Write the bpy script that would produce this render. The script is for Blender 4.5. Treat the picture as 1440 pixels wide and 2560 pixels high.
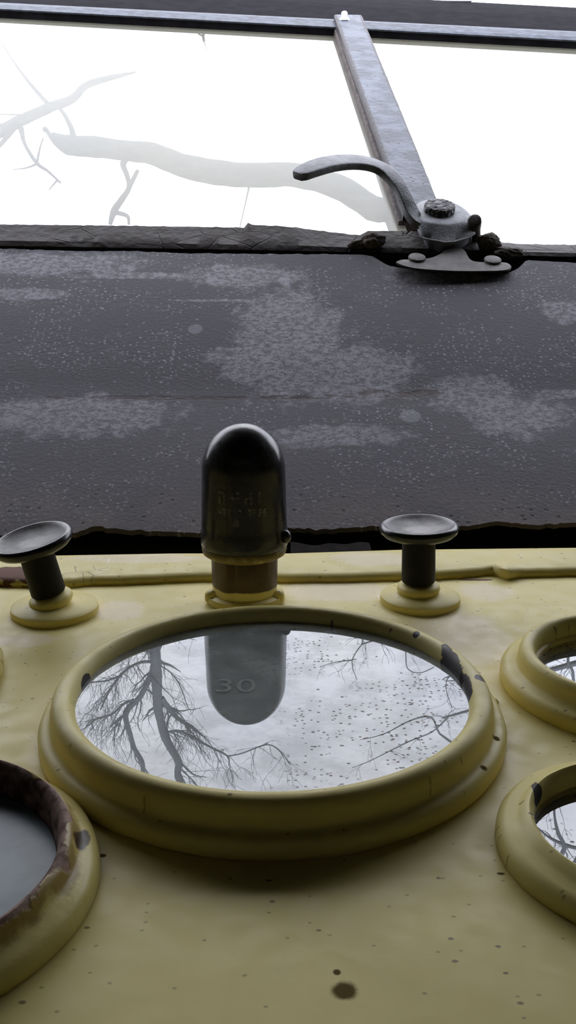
import bpy, bmesh, math, random
from mathutils import Vector, Matrix, noise
R = math.radians
S = 0.05                      # one modelling unit (the radius of the large gauge's glass) is 5 cm
scene = bpy.context.scene
for o in list(bpy.data.objects): bpy.data.objects.remove(o)

# ------------------------------------------------------------------ camera, sky, exposure
G = .17                       # height of the large gauge's glass above the panel
CAM = Vector((.079, -4.715, 2.328 + G)); PITCH = R(16); FPX = 2500
cd = bpy.data.cameras.new('camera'); cam = bpy.data.objects.new('camera', cd)
scene.collection.objects.link(cam); scene.camera = cam
cam.location = CAM * S; cam.rotation_euler = (R(90) - PITCH, 0, 0)
cd.sensor_fit = 'VERTICAL'; cd.sensor_height = 36; cd.lens = 36 * FPX / 2560
cd.clip_start = .01; cd.clip_end = 200

SKY = 4.6
w = bpy.data.worlds.new('sky'); scene.world = w; w.use_nodes = True
wn = w.node_tree; wn.nodes.clear()
_o = wn.nodes.new('ShaderNodeOutputWorld'); _b = wn.nodes.new('ShaderNodeBackground')
_t = wn.nodes.new('ShaderNodeTexCoord'); _n = wn.nodes.new('ShaderNodeTexNoise'); _r = wn.nodes.new('ShaderNodeValToRGB')
_n.inputs['Scale'].default_value = 3.0; _n.inputs['Detail'].default_value = 5
_r.color_ramp.elements[0].position = .3; _r.color_ramp.elements[0].color = (.74, .79, .96, 1)
_r.color_ramp.elements[1].position = .7; _r.color_ramp.elements[1].color = (1, .99, 1, 1)
wn.links.new(_t.outputs['Generated'], _n.inputs['Vector']); wn.links.new(_n.outputs[0], _r.inputs[0])
wn.links.new(_r.outputs[0], _b.inputs['Color']); _b.inputs['Strength'].default_value = SKY
wn.links.new(_b.outputs[0], _o.inputs['Surface'])
scene.view_settings.view_transform = 'Standard'; scene.view_settings.look = 'None'
scene.view_settings.exposure = 0.0; scene.view_settings.gamma = 1; scene.view_settings.use_curve_mapping = False

# ------------------------------------------------------------------ measuring helpers (photo pixel -> place)
_c, _s = math.cos(PITCH), math.sin(PITCH)
def ray(px, py):
    a = (px - 720) / FPX; b = (1280 - py) / FPX
    return Vector((a, _c + b * _s, -_s + b * _c))
def at(px, py, Z=None, Y=None):
    d = ray(px, py)
    t = (Z - CAM.z) / d.z if Z is not None else (Y - CAM.y) / d.y
    return CAM + d * t
def onplane(px, py, p0, nrm, n=0):
    d = ray(px, py); q = p0 + nrm * n
    return CAM + d * ((q - CAM).dot(nrm) / d.dot(nrm))
TILT = R(-.57)                # the large gauge's glass sits a touch low at its far edge
def mirror(px, py, Z, Y):                # the outdoor point a level glass at height Z mirrors at this pixel
    p = at(px, py, Z=Z); d = ray(px, py); a = TILT if Z == G else 0
    n = Vector((0, -math.sin(a), math.cos(a))); d = d - n * (2 * d.dot(n))
    return p + d * ((Y - p.y) / d.y)

# ------------------------------------------------------------------ material helpers
class NT:
    def __init__(s, name):
        s.m = bpy.data.materials.new(name); s.m.use_nodes = True; s.t = s.m.node_tree; s.t.nodes.clear()
        s.out = s.n('OutputMaterial'); s.tc = s.n('TexCoord'); s.P = s.tc.outputs['Object']
    def n(s, k): return s.t.nodes.new('ShaderNode' + k)
    def put(s, sock, v):
        if isinstance(v, bpy.types.NodeSocket): s.t.links.new(v, sock)
        elif v is not None:
            if hasattr(sock.default_value, '__len__') and hasattr(v, '__len__') and len(sock.default_value) == 4 and len(v) == 3: v = (*v, 1)
            sock.default_value = v
    def mp(s, sc=(1, 1, 1), loc=(0, 0, 0), vec=None, rot=(0, 0, 0)):
        m = s.n('Mapping'); s.put(m.inputs['Vector'], vec or s.P); m.inputs['Scale'].default_value = sc
        m.inputs['Location'].default_value = loc; m.inputs['Rotation'].default_value = rot; return m.outputs[0]
    def noise(s, scale, detail=3, vec=None, dist=0, rough=.5, color=False):
        m = s.n('TexNoise'); s.put(m.inputs['Vector'], vec or s.P)
        m.inputs['Scale'].default_value = scale; m.inputs['Detail'].default_value = detail
        m.inputs['Distortion'].default_value = dist; m.inputs['Roughness'].default_value = rough
        return m.outputs[1 if color else 0]
    def voro(s, scale, vec=None, out=0, feature='F1', rnd=1, dim='3D'):
        m = s.n('TexVoronoi'); m.voronoi_dimensions = dim; m.feature = feature; s.put(m.inputs['Vector'], vec or s.P); m.inputs['Scale'].default_value = scale
        m.inputs['Randomness'].default_value = rnd
        return m.outputs[out]
    def math(s, op, a, b=0, clamp=False):
        m = s.n('Math'); m.operation = op; m.use_clamp = clamp; s.put(m.inputs[0], a); s.put(m.inputs[1], b); return m.outputs[0]
    def rng(s, v, a, b, c=0, d=1, smooth=True):
        m = s.n('MapRange'); m.interpolation_type = 'SMOOTHSTEP' if smooth else 'LINEAR'
        s.put(m.inputs[0], v)
        for i, x in enumerate((a, b, c, d)): m.inputs[i + 1].default_value = x
        return m.outputs[0]
    def mix(s, f, a, b):
        m = s.n('Mix'); m.data_type = 'RGBA'; s.put(m.inputs[0], f); s.put(m.inputs[6], a); s.put(m.inputs[7], b); return m.outputs[2]
    def spot(s, c, r, rough=.5, nscale=6, edge=.12):      # a blob with a ragged edge: 1 inside
        v = s.n('VectorMath'); v.operation = 'SUBTRACT'; s.put(v.inputs[0], s.P); v.inputs[1].default_value = c
        q = s.n('VectorMath'); q.operation = 'DIVIDE'; s.put(q.inputs[0], v.outputs[0]); q.inputs[1].default_value = r
        l = s.n('VectorMath'); l.operation = 'LENGTH'; s.put(l.inputs[0], q.outputs[0])
        n = s.math('MULTIPLY', s.math('SUBTRACT', s.noise(nscale, 5, rough=.65), .5), rough * 2)
        return s.rng(s.math('ADD', l.outputs['Value'], n), 1 - edge, 1 + edge, 1, 0)
    def specks(s, scale, r0, r1, prob, loc=(0, 0, 0), sc=(1, 1, 1)):   # scattered dots in a share of the cells
        vec = s.mp(sc, loc); m = s.n('TexVoronoi'); m.voronoi_dimensions = '2D'; s.put(m.inputs['Vector'], vec); m.inputs['Scale'].default_value = scale
        x = s.n('SeparateXYZ'); s.put(x.inputs[0], m.outputs['Color'])
        dd = s.math('ADD', m.outputs['Distance'], s.math('MULTIPLY', s.math('SUBTRACT', s.noise(scale * 3, 2), .5), r1 * .9))
        return s.math('MULTIPLY', s.rng(dd, r0, r1, 1, 0), s.math('LESS_THAN', x.outputs[0], prob))
    def maxs(s, *v):
        r = v[0]
        for x in v[1:]: r = s.math('MAXIMUM', r, x)
        return r
    def bsdf(s, col, rough=.5, metal=0, spec=.5, bump=None, bstr=.2, bdist=.02, coat=0, coat_rough=.1):
        b = s.n('BsdfPrincipled'); s.put(b.inputs['Base Color'], col); s.put(b.inputs['Roughness'], rough)
        s.put(b.inputs['Metallic'], metal); s.put(b.inputs['Specular IOR Level'], spec)
        b.inputs['Coat Weight'].default_value = coat; b.inputs['Coat Roughness'].default_value = coat_rough
        if bump is not None:
            k = s.n('Bump'); k.inputs['Strength'].default_value = bstr; k.inputs['Distance'].default_value = bdist * S
            s.put(k.inputs['Height'], bump); s.t.links.new(k.outputs[0], b.inputs['Normal'])
        return b.outputs[0]
    def schlick(s, f0):                     # mirror share of a thin pane, the same from either side
        g = s.n('NewGeometry'); d = s.n('VectorMath'); d.operation = 'DOT_PRODUCT'
        s.put(d.inputs[0], g.outputs['Normal']); s.put(d.inputs[1], g.outputs['Incoming'])
        c = s.math('SUBTRACT', 1, s.math('ABSOLUTE', d.outputs['Value']), True)
        return s.math('ADD', f0, s.math('MULTIPLY', s.math('POWER', c, 5), 1 - f0), True)
    def end(s, sh): s.t.links.new(sh, s.out.inputs['Surface']); return s.m
def simple(name, col, rough=.5, metal=0, vary=.25, nscale=6, bump=.15, spec=.5):
    t = NT(name); n = t.noise(nscale, 5)
    c2 = tuple(x * (1 - vary) for x in col)
    return t.end(t.bsdf(t.mix(t.rng(n, .35, .65), col, c2), rough, metal, spec, bump=t.noise(nscale * 6, 4), bstr=bump))

YEL = (.78, .67, .255); YEL2 = (.69, .59, .21)
DARKMETAL = (.06, .052, .052); PRIMER = (.17, .075, .045); GRIME_SHADE = (.10, .06, .02)
def paint(name, chips=(), light=(), grime_shade=None, primer=(), dots=(), seed=0, bstr=.25):
    """old glossy ochre paint; chips show dark metal, primer shows red-brown, light = rubbed pale patches"""
    t = NT(name)
    big = t.noise(1.3, 4, vec=t.mp(loc=(seed, 0, 0)))
    col = t.mix(t.rng(big, .35, .68), YEL, YEL2)
    rough = t.rng(t.noise(9, 5), .3, .7, .36, .52)
    # fine speckle of dark dirt
    sp = t.maxs(t.specks(6, .04, .09, .16, (seed, 0, .3), (1, 1.5, 1)), t.math('MULTIPLY', t.specks(13, .06, .14, .12, (seed, 2, .3), (1, 1.4, 1)), .6))
    col = t.mix(t.math('MULTIPLY', sp, .75), col, GRIME_SHADE)
    hgt = t.math('MULTIPLY', t.noise(3.2, 5), .8)
    for c, r in light:
        k = t.spot(c, r, .55, 5, .25); col = t.mix(t.math('MULTIPLY', k, .5), col, (.88, .76, .60))
        scr = t.rng(t.noise(7, 2, vec=t.mp((9, .8, 1), rot=(0, 0, .5))), .66, .72)
        col = t.mix(t.math('MULTIPLY', t.math('MULTIPLY', k, scr), .7), col, (.95, .88, .75))
    if grime_shade: col = t.mix(t.math('MULTIPLY', grime_shade(t), .8), col, GRIME_SHADE)
    spc = t.math('ADD', .24, 0)
    for c, r in primer:
        k = t.spot(c, r, .6, 9, .05); col = t.mix(k, col, PRIMER); hgt = t.math('SUBTRACT', hgt, t.math('MULTIPLY', k, 1.6)); rough = t.math('MAXIMUM', rough, t.math('MULTIPLY', k, .7))
    for c, r in chips:
        k = t.spot(c, r, .5, 9, .05); col = t.mix(k, col, DARKMETAL); hgt = t.math('SUBTRACT', hgt, t.math('MULTIPLY', k, 1.2)); spc = t.math('SUBTRACT', spc, t.math('MULTIPLY', k, .12), True)
    for c, r in dots:
        k = t.spot(c, r, .45, 14, .3); col = t.mix(t.math('MULTIPLY', k, .85), col, (.035, .012, .006)); rough = t.math('MAXIMUM', rough, t.math('MULTIPLY', k, .9)); spc = t.math('SUBTRACT', spc, t.math('MULTIPLY', k, .24), True)
    return t.end(t.bsdf(col, rough, 0, spc, bump=hgt, bstr=bstr, bdist=.03))

# ------------------------------------------------------------------ mesh helpers
def mesh_obj(name, bm, mat, parent=None, loc=(0, 0, 0), rot=None, smooth=40, bevel=0, solid=0, sub=0):
    bmesh.ops.recalc_face_normals(bm, faces=bm.faces)
    me = bpy.data.meshes.new(name); bm.to_mesh(me); bm.free()
    if smooth:
        for p in me.polygons: p.use_smooth = True
        me.set_sharp_from_angle(angle=R(smooth))
    me.materials.append(mat)
    o = bpy.data.objects.new(name, me); scene.collection.objects.link(o)
    if parent: o.parent = parent; o.location = loc
    else: o.location = Vector(loc) * S; o.scale = (S, S, S)
    if rot: o.rotation_euler = rot
    if solid: m = o.modifiers.new('thickness', 'SOLIDIFY'); m.thickness = solid; m.offset = -1
    if bevel: m = o.modifiers.new('bevel', 'BEVEL'); m.width = bevel; m.segments = 3; m.limit_method = 'ANGLE'; m.angle_limit = R(35)
    if sub: m = o.modifiers.new('subdivision', 'SUBSURF'); m.levels = m.render_levels = sub
    return o
def thing(name, label, cat, loc=(0, 0, 0), rot=(0, 0, 0), group=None):
    o = bpy.data.objects.new(name, None); scene.collection.objects.link(o)
    o.empty_display_size = .2; o.location = Vector(loc) * S; o.rotation_euler = rot; o.scale = (S, S, S)
    return tag(o, label, cat, group)
def tag(o, label, cat, group=None):
    o['label'] = label; o['category'] = cat
    if group: o['group'] = group
    return o
def struct(o, label=None):
    o['kind'] = 'structure'
    if label: o['label'] = label
    return o
def lathe(prof, seg=128, wob=0, seed=0, bm=None, cap=True):
    bm = bm or bmesh.new(); rings = []
    for k, (r, z) in enumerate(prof):
        if r < 1e-5: rings.append([bm.verts.new((0, 0, z))]); continue
        rg = []
        for i in range(seg):
            a = 2 * math.pi * i / seg
            q = noise.noise(Vector((math.cos(a) * 1.7 + seed, math.sin(a) * 1.7, k * .12))) * wob
            q2 = noise.noise(Vector((math.cos(a) * 6 + seed, math.sin(a) * 6, k * .3))) * wob * .35
            rg.append(bm.verts.new(((r + q + q2) * math.cos(a), (r + q + q2) * math.sin(a), z + (q if z > .02 else 0) * .5)))
        rings.append(rg)
    for A, B in zip(rings, rings[1:]):
        if len(A) == 1 and len(B) == 1: continue
        if len(A) == 1:
            for i in range(seg): bm.faces.new((A[0], B[i], B[(i + 1) % seg]))
        elif len(B) == 1:
            for i in range(seg): bm.faces.new((A[i], A[(i + 1) % seg], B[0]))
        else:
            for i in range(seg): bm.faces.new((A[i], A[(i + 1) % seg], B[(i + 1) % seg], B[i]))
    if cap:
        for rg in (rings[0], rings[-1]):
            if len(rg) > 1: bm.faces.new(rg)
    return bm
def box(c, d, bm=None):
    bm = bm or bmesh.new()
    bmesh.ops.create_cube(bm, size=1, matrix=Matrix.Translation(c) @ Matrix.Diagonal((*d, 1))); return bm
def hexa(P, bm=None):            # P: 8 corners, bottom four then top four, same order
    bm = bm or bmesh.new(); v = [bm.verts.new(p) for p in P]
    for f in ((0, 1, 2, 3), (4, 5, 6, 7), (0, 1, 5, 4), (1, 2, 6, 5), (2, 3, 7, 6), (3, 0, 4, 7)): bm.faces.new([v[i] for i in f])
    return bm
def slabs(a, b, nrm, side, lo, hi, segs=1):   # a bar from a to b, cross-section side*[-..] x nrm*[lo,hi]
    P = []
    for p in (a, b):
        P.append([p - side + nrm * lo, p + side + nrm * lo, p + side + nrm * hi, p - side + nrm * hi])
    return hexa(P[0] + P[1])
def tube(pts, rad, bm=None, n=8, cap=True, jit=0, flat=None):
    """pts list of Vectors, rad list of radii"""
    bm = bm or bmesh.new(); prev = None; rings = []
    up = Vector((0, 0, 1)); T0 = (pts[1] - pts[0]).normalized()
    if abs(T0.dot(up)) > .9: up = Vector((1, 0, 0))
    N = (up - T0 * up.dot(T0)).normalized()
    for i, p in enumerate(pts):
        T = (pts[min(i + 1, len(pts) - 1)] - pts[max(i - 1, 0)]).normalized()
        N = (N - T * N.dot(T)).normalized(); B = T.cross(N); rg = []
        for k in range(n):
            a = 2 * math.pi * k / n; rr = rad[i] * (1 + (noise.noise(p * 3 + Vector((k, 0, 0))) * jit if jit else 0))
            rg.append(bm.verts.new(p + (N * math.cos(a) + B * math.sin(a)) * rr))
        rings.append(rg)
    for A, Bq in zip(rings, rings[1:]):
        for k in range(n): bm.faces.new((A[k], A[(k + 1) % n], Bq[(k + 1) % n], Bq[k]))
    if cap: bm.faces.new(rings[0]); bm.faces.new(rings[-1])
    return bm
def resample(pts, m=4):                    # Catmull-Rom through points of any dimension
    P = [tuple(p) for p in pts]; out = []
    for i in range(len(P) - 1):
        p0, p1, p2, p3 = P[max(i - 1, 0)], P[i], P[i + 1], P[min(i + 2, len(P) - 1)]
        for k in range(m):
            t = k / m
            out.append(tuple(.5 * (2 * b + (c - a) * t + (2 * a - 5 * b + 4 * c - d) * t * t + (3 * b - a - 3 * c + d) * t ** 3) for a, b, c, d in zip(p0, p1, p2, p3)))
    out.append(P[-1]); return out
def interp(x, tab):
    if x <= tab[0][0]: return tab[0][1]
    for (a, b), (c, d) in zip(tab, tab[1:]):
        if x <= c: return b + (d - b) * (x - a) / (c - a)
    return tab[-1][1]

# ================================================================== STRUCTURE: the cab
m_cab = simple('cab_dark_paint', (.035, .034, .03), .7, vary=.3, nscale=1)
m_floor = simple('cab_floor_rubber', (.03, .028, .025), .8, nscale=1)
Z0 = -16; ZR = 8.6; YR = 9.3; XW = 11; YB = -15
struct(mesh_obj('floor', box((0, (YB + 9) / 2, Z0 - .3), (2 * XW + 1, 9 - YB, .6)), m_floor))
struct(mesh_obj('ceiling', box((0, (YB + YR) / 2, ZR + .2), (2 * XW + 1, YR - YB, .4)), m_cab, bevel=.1))
struct(mesh_obj('wall_back', box((0, YB - .2, (Z0 + ZR) / 2), (2 * XW + 1, .4, ZR - Z0)), m_cab))
for nm, sx in (('wall_left', -1), ('wall_right', 1)):
    bm = bmesh.new(); X = sx * XW
    prof = [(YB, Z0), (9, Z0), (9, 2.0), (9.3, 3.0), (YR, ZR), (YB, ZR)]
    a = [bm.verts.new((X, y, z)) for y, z in prof]; b = [bm.verts.new((X + sx * .4, y, z)) for y, z in prof]
    bm.faces.new(a); bm.faces.new(b)
    for i in range(6): bm.faces.new((a[i], a[(i + 1) % 6], b[(i + 1) % 6], b[i]))
    struct(mesh_obj(nm, bm, m_cab, smooth=0))
struct(mesh_obj('wall_front', box((0, 8.9, (Z0 + 1.6) / 2), (2 * XW + 1, .3, 1.6 - Z0)), m_cab, smooth=0))
t = NT('leaf_litter_ground')
struct(mesh_obj('ground', box((0, 150, -30.5), (900, 900, 1)), t.end(t.bsdf(t.mix(t.noise(.3, 6), (.09, .075, .05), (.16, .15, .09)), .9)), smooth=0))

# ================================================================== DASHBOARD
panel_spots_light = [(at(840, 1478, Z=0), (.42, .2, 9)), (at(1150, 1590, Z=0), (.3, .42, 9)), (at(300, 1525, Z=0), (.17, .17, 9)),
                     (at(60, 1600, Z=0), (.2, .1, 9)), (at(1215, 1480, Z=0), (.2, .16, 9))]
panel_dots = [(at(862, 2478, Z=0), (.045, .04, 9)), (at(842, 2432, Z=0), (.013, .014, 9)), (at(1252, 2185, Z=0), (.016, .008, 9)), (at(256, 2138, Z=0), (.016, .014, 9))]
m_panel = paint('dash_ochre_paint', light=panel_spots_light, dots=panel_dots, primer=[(at(1190, 1449, Z=0), (.13, .02, 9))])
dash = thing('dashboard', 'ochre yellow painted metal instrument panel covered in dirt specks, below the grey ledge', 'dashboard', (0, 0, 0))
bm = bmesh.new(); nx, ny = 90, 70                              # face plate, gently uneven sheet metal
y1 = 2.45; y0 = -3.3; gv = []
for j in range(ny + 1):
    row = []
    for i in range(nx + 1):
        x = -8 + 16 * i / nx; y = y0 + (y1 - y0) * j / ny
        row.append(bm.verts.new((x, y, noise.noise(Vector((x * .7, y * .7, 3))) * .006)))
    gv.append(row)
for j in range(ny):
    for i in range(nx): bm.faces.new((gv[j][i], gv[j][i + 1], gv[j + 1][i + 1], gv[j + 1][i]))
lo = [bm.verts.new((v.co.x, v.co.y - .12, v.co.z - .12)) for v in gv[0]]; lo2 = [bm.verts.new((v.co.x, v.co.y, -4.5)) for v in lo]
for i in range(nx): bm.faces.new((gv[0][i], gv[0][i + 1], lo[i + 1], lo[i])); bm.faces.new((lo[i], lo[i + 1], lo2[i + 1], lo2[i]))
mesh_obj('face_plate', bm, m_panel, dash, smooth=60)
# overlapping upper flange
fr = [(-400, 1462), (0, 1457), (150, 1461), (230, 1453), (300, 1452), (500, 1443), (720, 1447), (860, 1446), (1000, 1441), (1100, 1439), (1200, 1431), (1232, 1427), (1262, 1440), (1281, 1441), (1292, 1434), (1440, 1430), (1900, 1424)]
bk = [(-400, 1396), (0, 1392), (150, 1385), (440, 1380), (720, 1380), (1000, 1371), (1440, 1366), (1900, 1360)]
flange_primer = [(at(22, 1436, Z=.05), (.17, .13, 9)), (at(75, 1446, Z=.05), (.1, .05, 9))]
def cracks(t):
    k = t.spot(tuple(at(205, 1432, Z=.05)), (.2, .14, 9), .5, 5, .2)
    e = t.rng(t.voro(7, vec=t.mp((1, 1, .2)), feature='DISTANCE_TO_EDGE'), .0, .04, 1, 0)
    return t.math('MULTIPLY', k, e)
m_flange = paint('flange_ochre_paint', light=[(at(930, 1400, Z=.05), (.33, .14, 9)), (at(350, 1400, Z=.05), (.5, .1, 9))], primer=flange_primer, grime_shade=cracks, seed=4)
bm = bmesh.new(); rows = []
for i in range(241):
    px = -900 + 3300 * i / 240
    f = at(px, interp(px, fr) + 1.0 * noise.noise(Vector((px * .03, 0, 0))), Z=.03); b = at(px, interp(px, bk), Z=.07)
    dent = max(0, 1 - abs(px - 1262) / 45); crk = max(0, 1 - abs(px - 200) / 60) * (noise.noise(Vector((px * .12, 1, 0)))) * .02
    q = b - f
    rows.append([bm.verts.new(v) for v in ((f.x, f.y + .015, -.01), (f.x, f.y - .005, .022 + dent * .01), (f.x, f.y + .012, .045 + dent * .035), (f.x + q.x * .1, f.y + q.y * .12, .058 + dent * .03 + crk),
        (f.x + q.x * .45, f.y + q.y * .45, .06 + crk - max(0, 1 - abs(px - 1240) / 80) * .012), (f.x + q.x * .8, f.y + q.y * .8, .066), (b.x, b.y - .03, .068), (b.x, b.y + .005, .05), (b.x, b.y + .005, -.6))])
for A, B in zip(rows, rows[1:]):
    for k in range(8): bm.faces.new((A[k], B[k], B[k + 1], A[k + 1]))
mesh_obj('upper_flange', bm, m_flange, dash, smooth=50)['label'] = 'raised ochre edge strip with chipped and cracked paint'

# dark gap behind the dashboard, with its cracked wooden filler strip
m_gap = simple('old_dark_wood', (.016, .013, .011), .95, vary=.5, nscale=8, spec=.05)
struct(mesh_obj('trim_1', box((0, 3.9, -.75), (17, 2.6, .1)), simple('gap_floor_black', (.012, .011, .01), .9), smooth=0))
bm = bmesh.new(); rows = []
for i in range(61):
    x = .1 + i * .011; z = -.06 + .03 * noise.noise(Vector((x * 5, 0, 0)))
    z2 = z - .02
    rows.append([bm.verts.new(p) for p in ((x, 2.78, -.6), (x, 2.78, z2), (x, 2.95, z), (x, 3.25, z), (x, 3.3, -.6))])
for A, B in zip(rows, rows[1:]):
    for k in range(4): bm.faces.new((A[k], B[k], B[k + 1], A[k + 1]))
bm.faces.new(rows[0]); bm.faces.new(rows[-1])
tag(mesh_obj('wood_strip', bm, m_gap, smooth=30), 'short dark cracked wooden strip in the black gap right behind the domed lamp', 'strip')

# ================================================================== GAUGES
def glass_mat(name, refl=1.3, dust=.36, specks=1.0, seed=0, dustcol=(.42, .45, .42), side=None, rough=.0):
    t = NT(name)
    gl = t.n('BsdfGlossy'); gl.inputs['Roughness'].default_value = rough; t.put(gl.inputs['Color'], (.95, .97, 1))
    tr = t.n('BsdfTransparent'); t.put(tr.inputs['Color'], (.95, .97, .97)); df = t.n('BsdfDiffuse')
    m1 = t.n('MixShader'); t.put(m1.inputs[0], t.math('MULTIPLY', t.schlick(.10), refl, True)); t.t.links.new(tr.outputs[0], m1.inputs[1]); t.t.links.new(gl.outputs[0], m1.inputs[2])
    big = t.noise(2.2, 6, vec=t.mp(loc=(seed, 0, 0)), rough=.6)
    film = t.rng(t.noise(4.5, 6, vec=t.mp((1, 1.1, 1), loc=(0, seed, 0)), rough=.62), .3, .75, dust * .7, dust * 1.45)
    # brown fly specks, denser in patches
    s1 = t.maxs(t.specks(16, .08, .2, .3, (seed, 0, 0), (1, 1.15, 1)), t.specks(27, .12, .28, .4, (seed, 3, 0), (1, 1.15, 1))); k1 = t.rng(big, .46, .60)
    s2 = t.specks(9, .05, .11, .3, (0, seed, 0), (1, 1.2, 1))
    smear = t.rng(t.noise(11, 5, vec=t.mp((1, 1.5, 1), loc=(seed, 1, 0)), rough=.75), .55, .72, 0, .4)
    spk = t.math('MINIMUM', t.math('ADD', t.math('MULTIPLY', s1, k1), t.math('ADD', s2, t.math('MULTIPLY', smear, k1))), 1)
    if side is not None: spk = t.math('MULTIPLY', spk, side(t))
    fac = t.math('MAXIMUM', film, t.math('MULTIPLY', spk, .85 * specks))
    t.put(df.inputs['Color'], t.mix(t.math('MULTIPLY', spk, specks), dustcol, (.12, .07, .035)))
    m2 = t.n('MixShader'); t.put(m2.inputs[0], fac); t.t.links.new(m1.outputs[0], m2.inputs[1]); t.t.links.new(df.outputs[0], m2.inputs[2])
    return t.end(m2.outputs[0])
m_dial = simple('dial_black', (.025, .027, .028), .6, vary=.2)
m_numeral = simple('dial_numeral_white', (.36, .36, .34), .6, vary=.1)

def gauge(name, label, X, Y, prof, rglass, zglass, mbez, mglass, wob=.004, seed=0, group=None, zd=.02, tilt=0):
    g = thing(name, label, 'gauge', (X, Y, 0), group=group)
    mesh_obj('bezel', lathe(prof, 160, wob, seed, cap=False), mbez, g, smooth=50)
    mesh_obj('dial', lathe([(rglass, .004), (rglass, zd), (0, zd)], 96), m_dial, g)
    mesh_obj('glass', lathe([(rglass * 1.004, zglass - .03), (rglass * 1.004, zglass), (0, zglass)], 128, cap=False), mglass, g, smooth=30, rot=(tilt, 0, 0))
    return g
big_prof = [(1.18, 0), (1.192, .02), (1.192, .06), (1.18, .09), (1.155, .10), (1.135, .105), (1.124, .125), (1.124, .17), (1.115, .205), (1.095, .228), (1.065, .238), (1.035, .232), (1.015, .214), (1.004, .19), (1.0, .165), (1.0, .0)]
big_chips = [((.965, .27, .19), (.05, .24, .08)), ((1.08, .05, .22), (.028, .035, .05)), ((1.0, .02, .19), (.028, .14, .07)), ((.82, .64, .22), (.02, .03, .05)), ((-.99, .12, .17), (.022, .09, .05))]
big_dots = [((.98, -.62, .12), (.02, .02, .05)), ((1.09, -.35, .1), (.018, .02, .05))]
m_bezel = paint('bezel_ochre_paint', chips=big_chips, dots=big_dots, seed=9)
def dirty_side(t):                        # the right two thirds of the large glass are the dirty ones
    x = t.n('SeparateXYZ'); t.put(x.inputs[0], t.P)
    return t.rng(x.outputs[0], -.15, .2, .35, 1)
m_glass = glass_mat('gauge_glass', side=dirty_side)
big = gauge('gauge', 'largest round gauge with ochre bezel and speckled glass, in the middle of the panel', 0, 0, big_prof, 1.0, G, m_bezel, m_glass, seed=1, zd=.115, tilt=TILT)
# the one figure that can be read on the large dial
cu = bpy.data.curves.new('figure', 'FONT'); cu.body = '30'; cu.size = .235; cu.extrude = .002; cu.offset = -.001
to = bpy.data.objects.new('figure', cu); scene.collection.objects.link(to)
me = bpy.data.meshes.new_from_object(to); bpy.data.objects.remove(to)
no = bpy.data.objects.new('numeral', me); scene.collection.objects.link(no); me.materials.append(m_numeral)
p = at(531, 1725, Z=.13); no.parent = big; no.location = (p.x, p.y, .119); no.scale = (1, .95, 1); no['label'] = 'pale number 30 on the dial'

sm_prof = lambda r: [(r, 0), (r + .008, .02), (r + .008, .06), (r - .004, .085), (r - .03, .095), (r - .075, .10), (r - .09, .115), (r - .092, .16), (r - .10, .19), (r - .12, .208), (r - .145, .21), (r - .168, .198), (r - .185, .17), (r - .19, .13), (r - .188, .11), (r - .205, .10), (r - .205, 0)]
m_bez2 = paint('small_bezel_ochre_paint', seed=20)
m_glass2 = glass_mat('small_gauge_glass', dust=.10, seed=7)
gauge('gauge', 'small round gauge with stepped ochre bezel, upper of the two at the right edge', 2.0, .43, sm_prof(.71), .505, .075, m_bez2, m_glass2, seed=3)
lo_prof = [(.61, 0), (.618, .02), (.615, .06), (.60, .085), (.575, .1), (.54, .107), (.52, .12), (.50, .142), (.483, .148), (.468, .138), (.46, .1), (.46, 0)]
m_bez3 = paint('lower_bezel_ochre_paint', chips=[((-.40, .20, .12), (.03, .12, .05))], seed=31)
m_glass3 = glass_mat('lower_gauge_glass', dust=.10, seed=13)
gauge('gauge', 'round gauge with broad rounded ochre bezel, lower of the two at the right edge', 1.565, -1.12, lo_prof, .46, .05, m_bez3, m_glass3, seed=5)
gauge('gauge', 'ochre gauge bezel barely showing at the left edge, above the rusty gauge', -2.27, .5, sm_prof(.70), .505, .075, m_bez2, m_glass2, seed=6)
# the rusty one with its paint worn off inside the rim
ru_prof = [(.83, 0), (.838, .02), (.836, .05), (.824, .08), (.80, .098), (.775, .106), (.758, .114), (.748, .13), (.742, .16), (.732, .185), (.716, .194), (.70, .188), (.686, .165), (.676, .12), (.668, .06), (.665, .0)]
t = NT('rusty_bezel_paint')
ln = t.n('VectorMath'); ln.operation = 'LENGTH'; sx = t.n('SeparateXYZ'); t.put(sx.inputs[0], t.P)
cx = t.n('CombineXYZ'); t.put(cx.inputs[0], sx.outputs[0]); t.put(cx.inputs[1], sx.outputs[1]); t.put(ln.inputs[0], cx.outputs[0])
rr = t.math('ADD', ln.outputs['Value'], t.math('MULTIPLY', t.math('SUBTRACT', t.noise(7, 5), .5), .12))
worn = t.rng(rr, .718, .73, 1, 0)
rust = t.mix(t.rng(t.noise(14, 5), .35, .65), (.36, .24, .19), (.10, .055, .04))
base = t.mix(t.rng(t.noise(1.3, 4), .35, .68), YEL, YEL2)
halo = t.math('MULTIPLY', t.rng(rr, .745, .775, 1, 0), t.rng(t.noise(4, 4), .3, .5, .5, 1))
base = t.mix(t.math('MULTIPLY', halo, .7), base, (.22, .12, .03))
chip = t.maxs(t.spot(tuple(at(205, 2098, Z=.11) - Vector((-1.50, -1.37, 0))), (.028, .075, .3), .5, 12, .15), t.spot((.62, -.16, .17), (.05, .03, .1), .6, 9, .1), t.spot((.56, -.36, .17), (.03, .025, .1), .6, 9, .1))
col = t.mix(t.math('MULTIPLY', chip, .9), t.mix(worn, base, rust), (.035, .02, .015))
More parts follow.
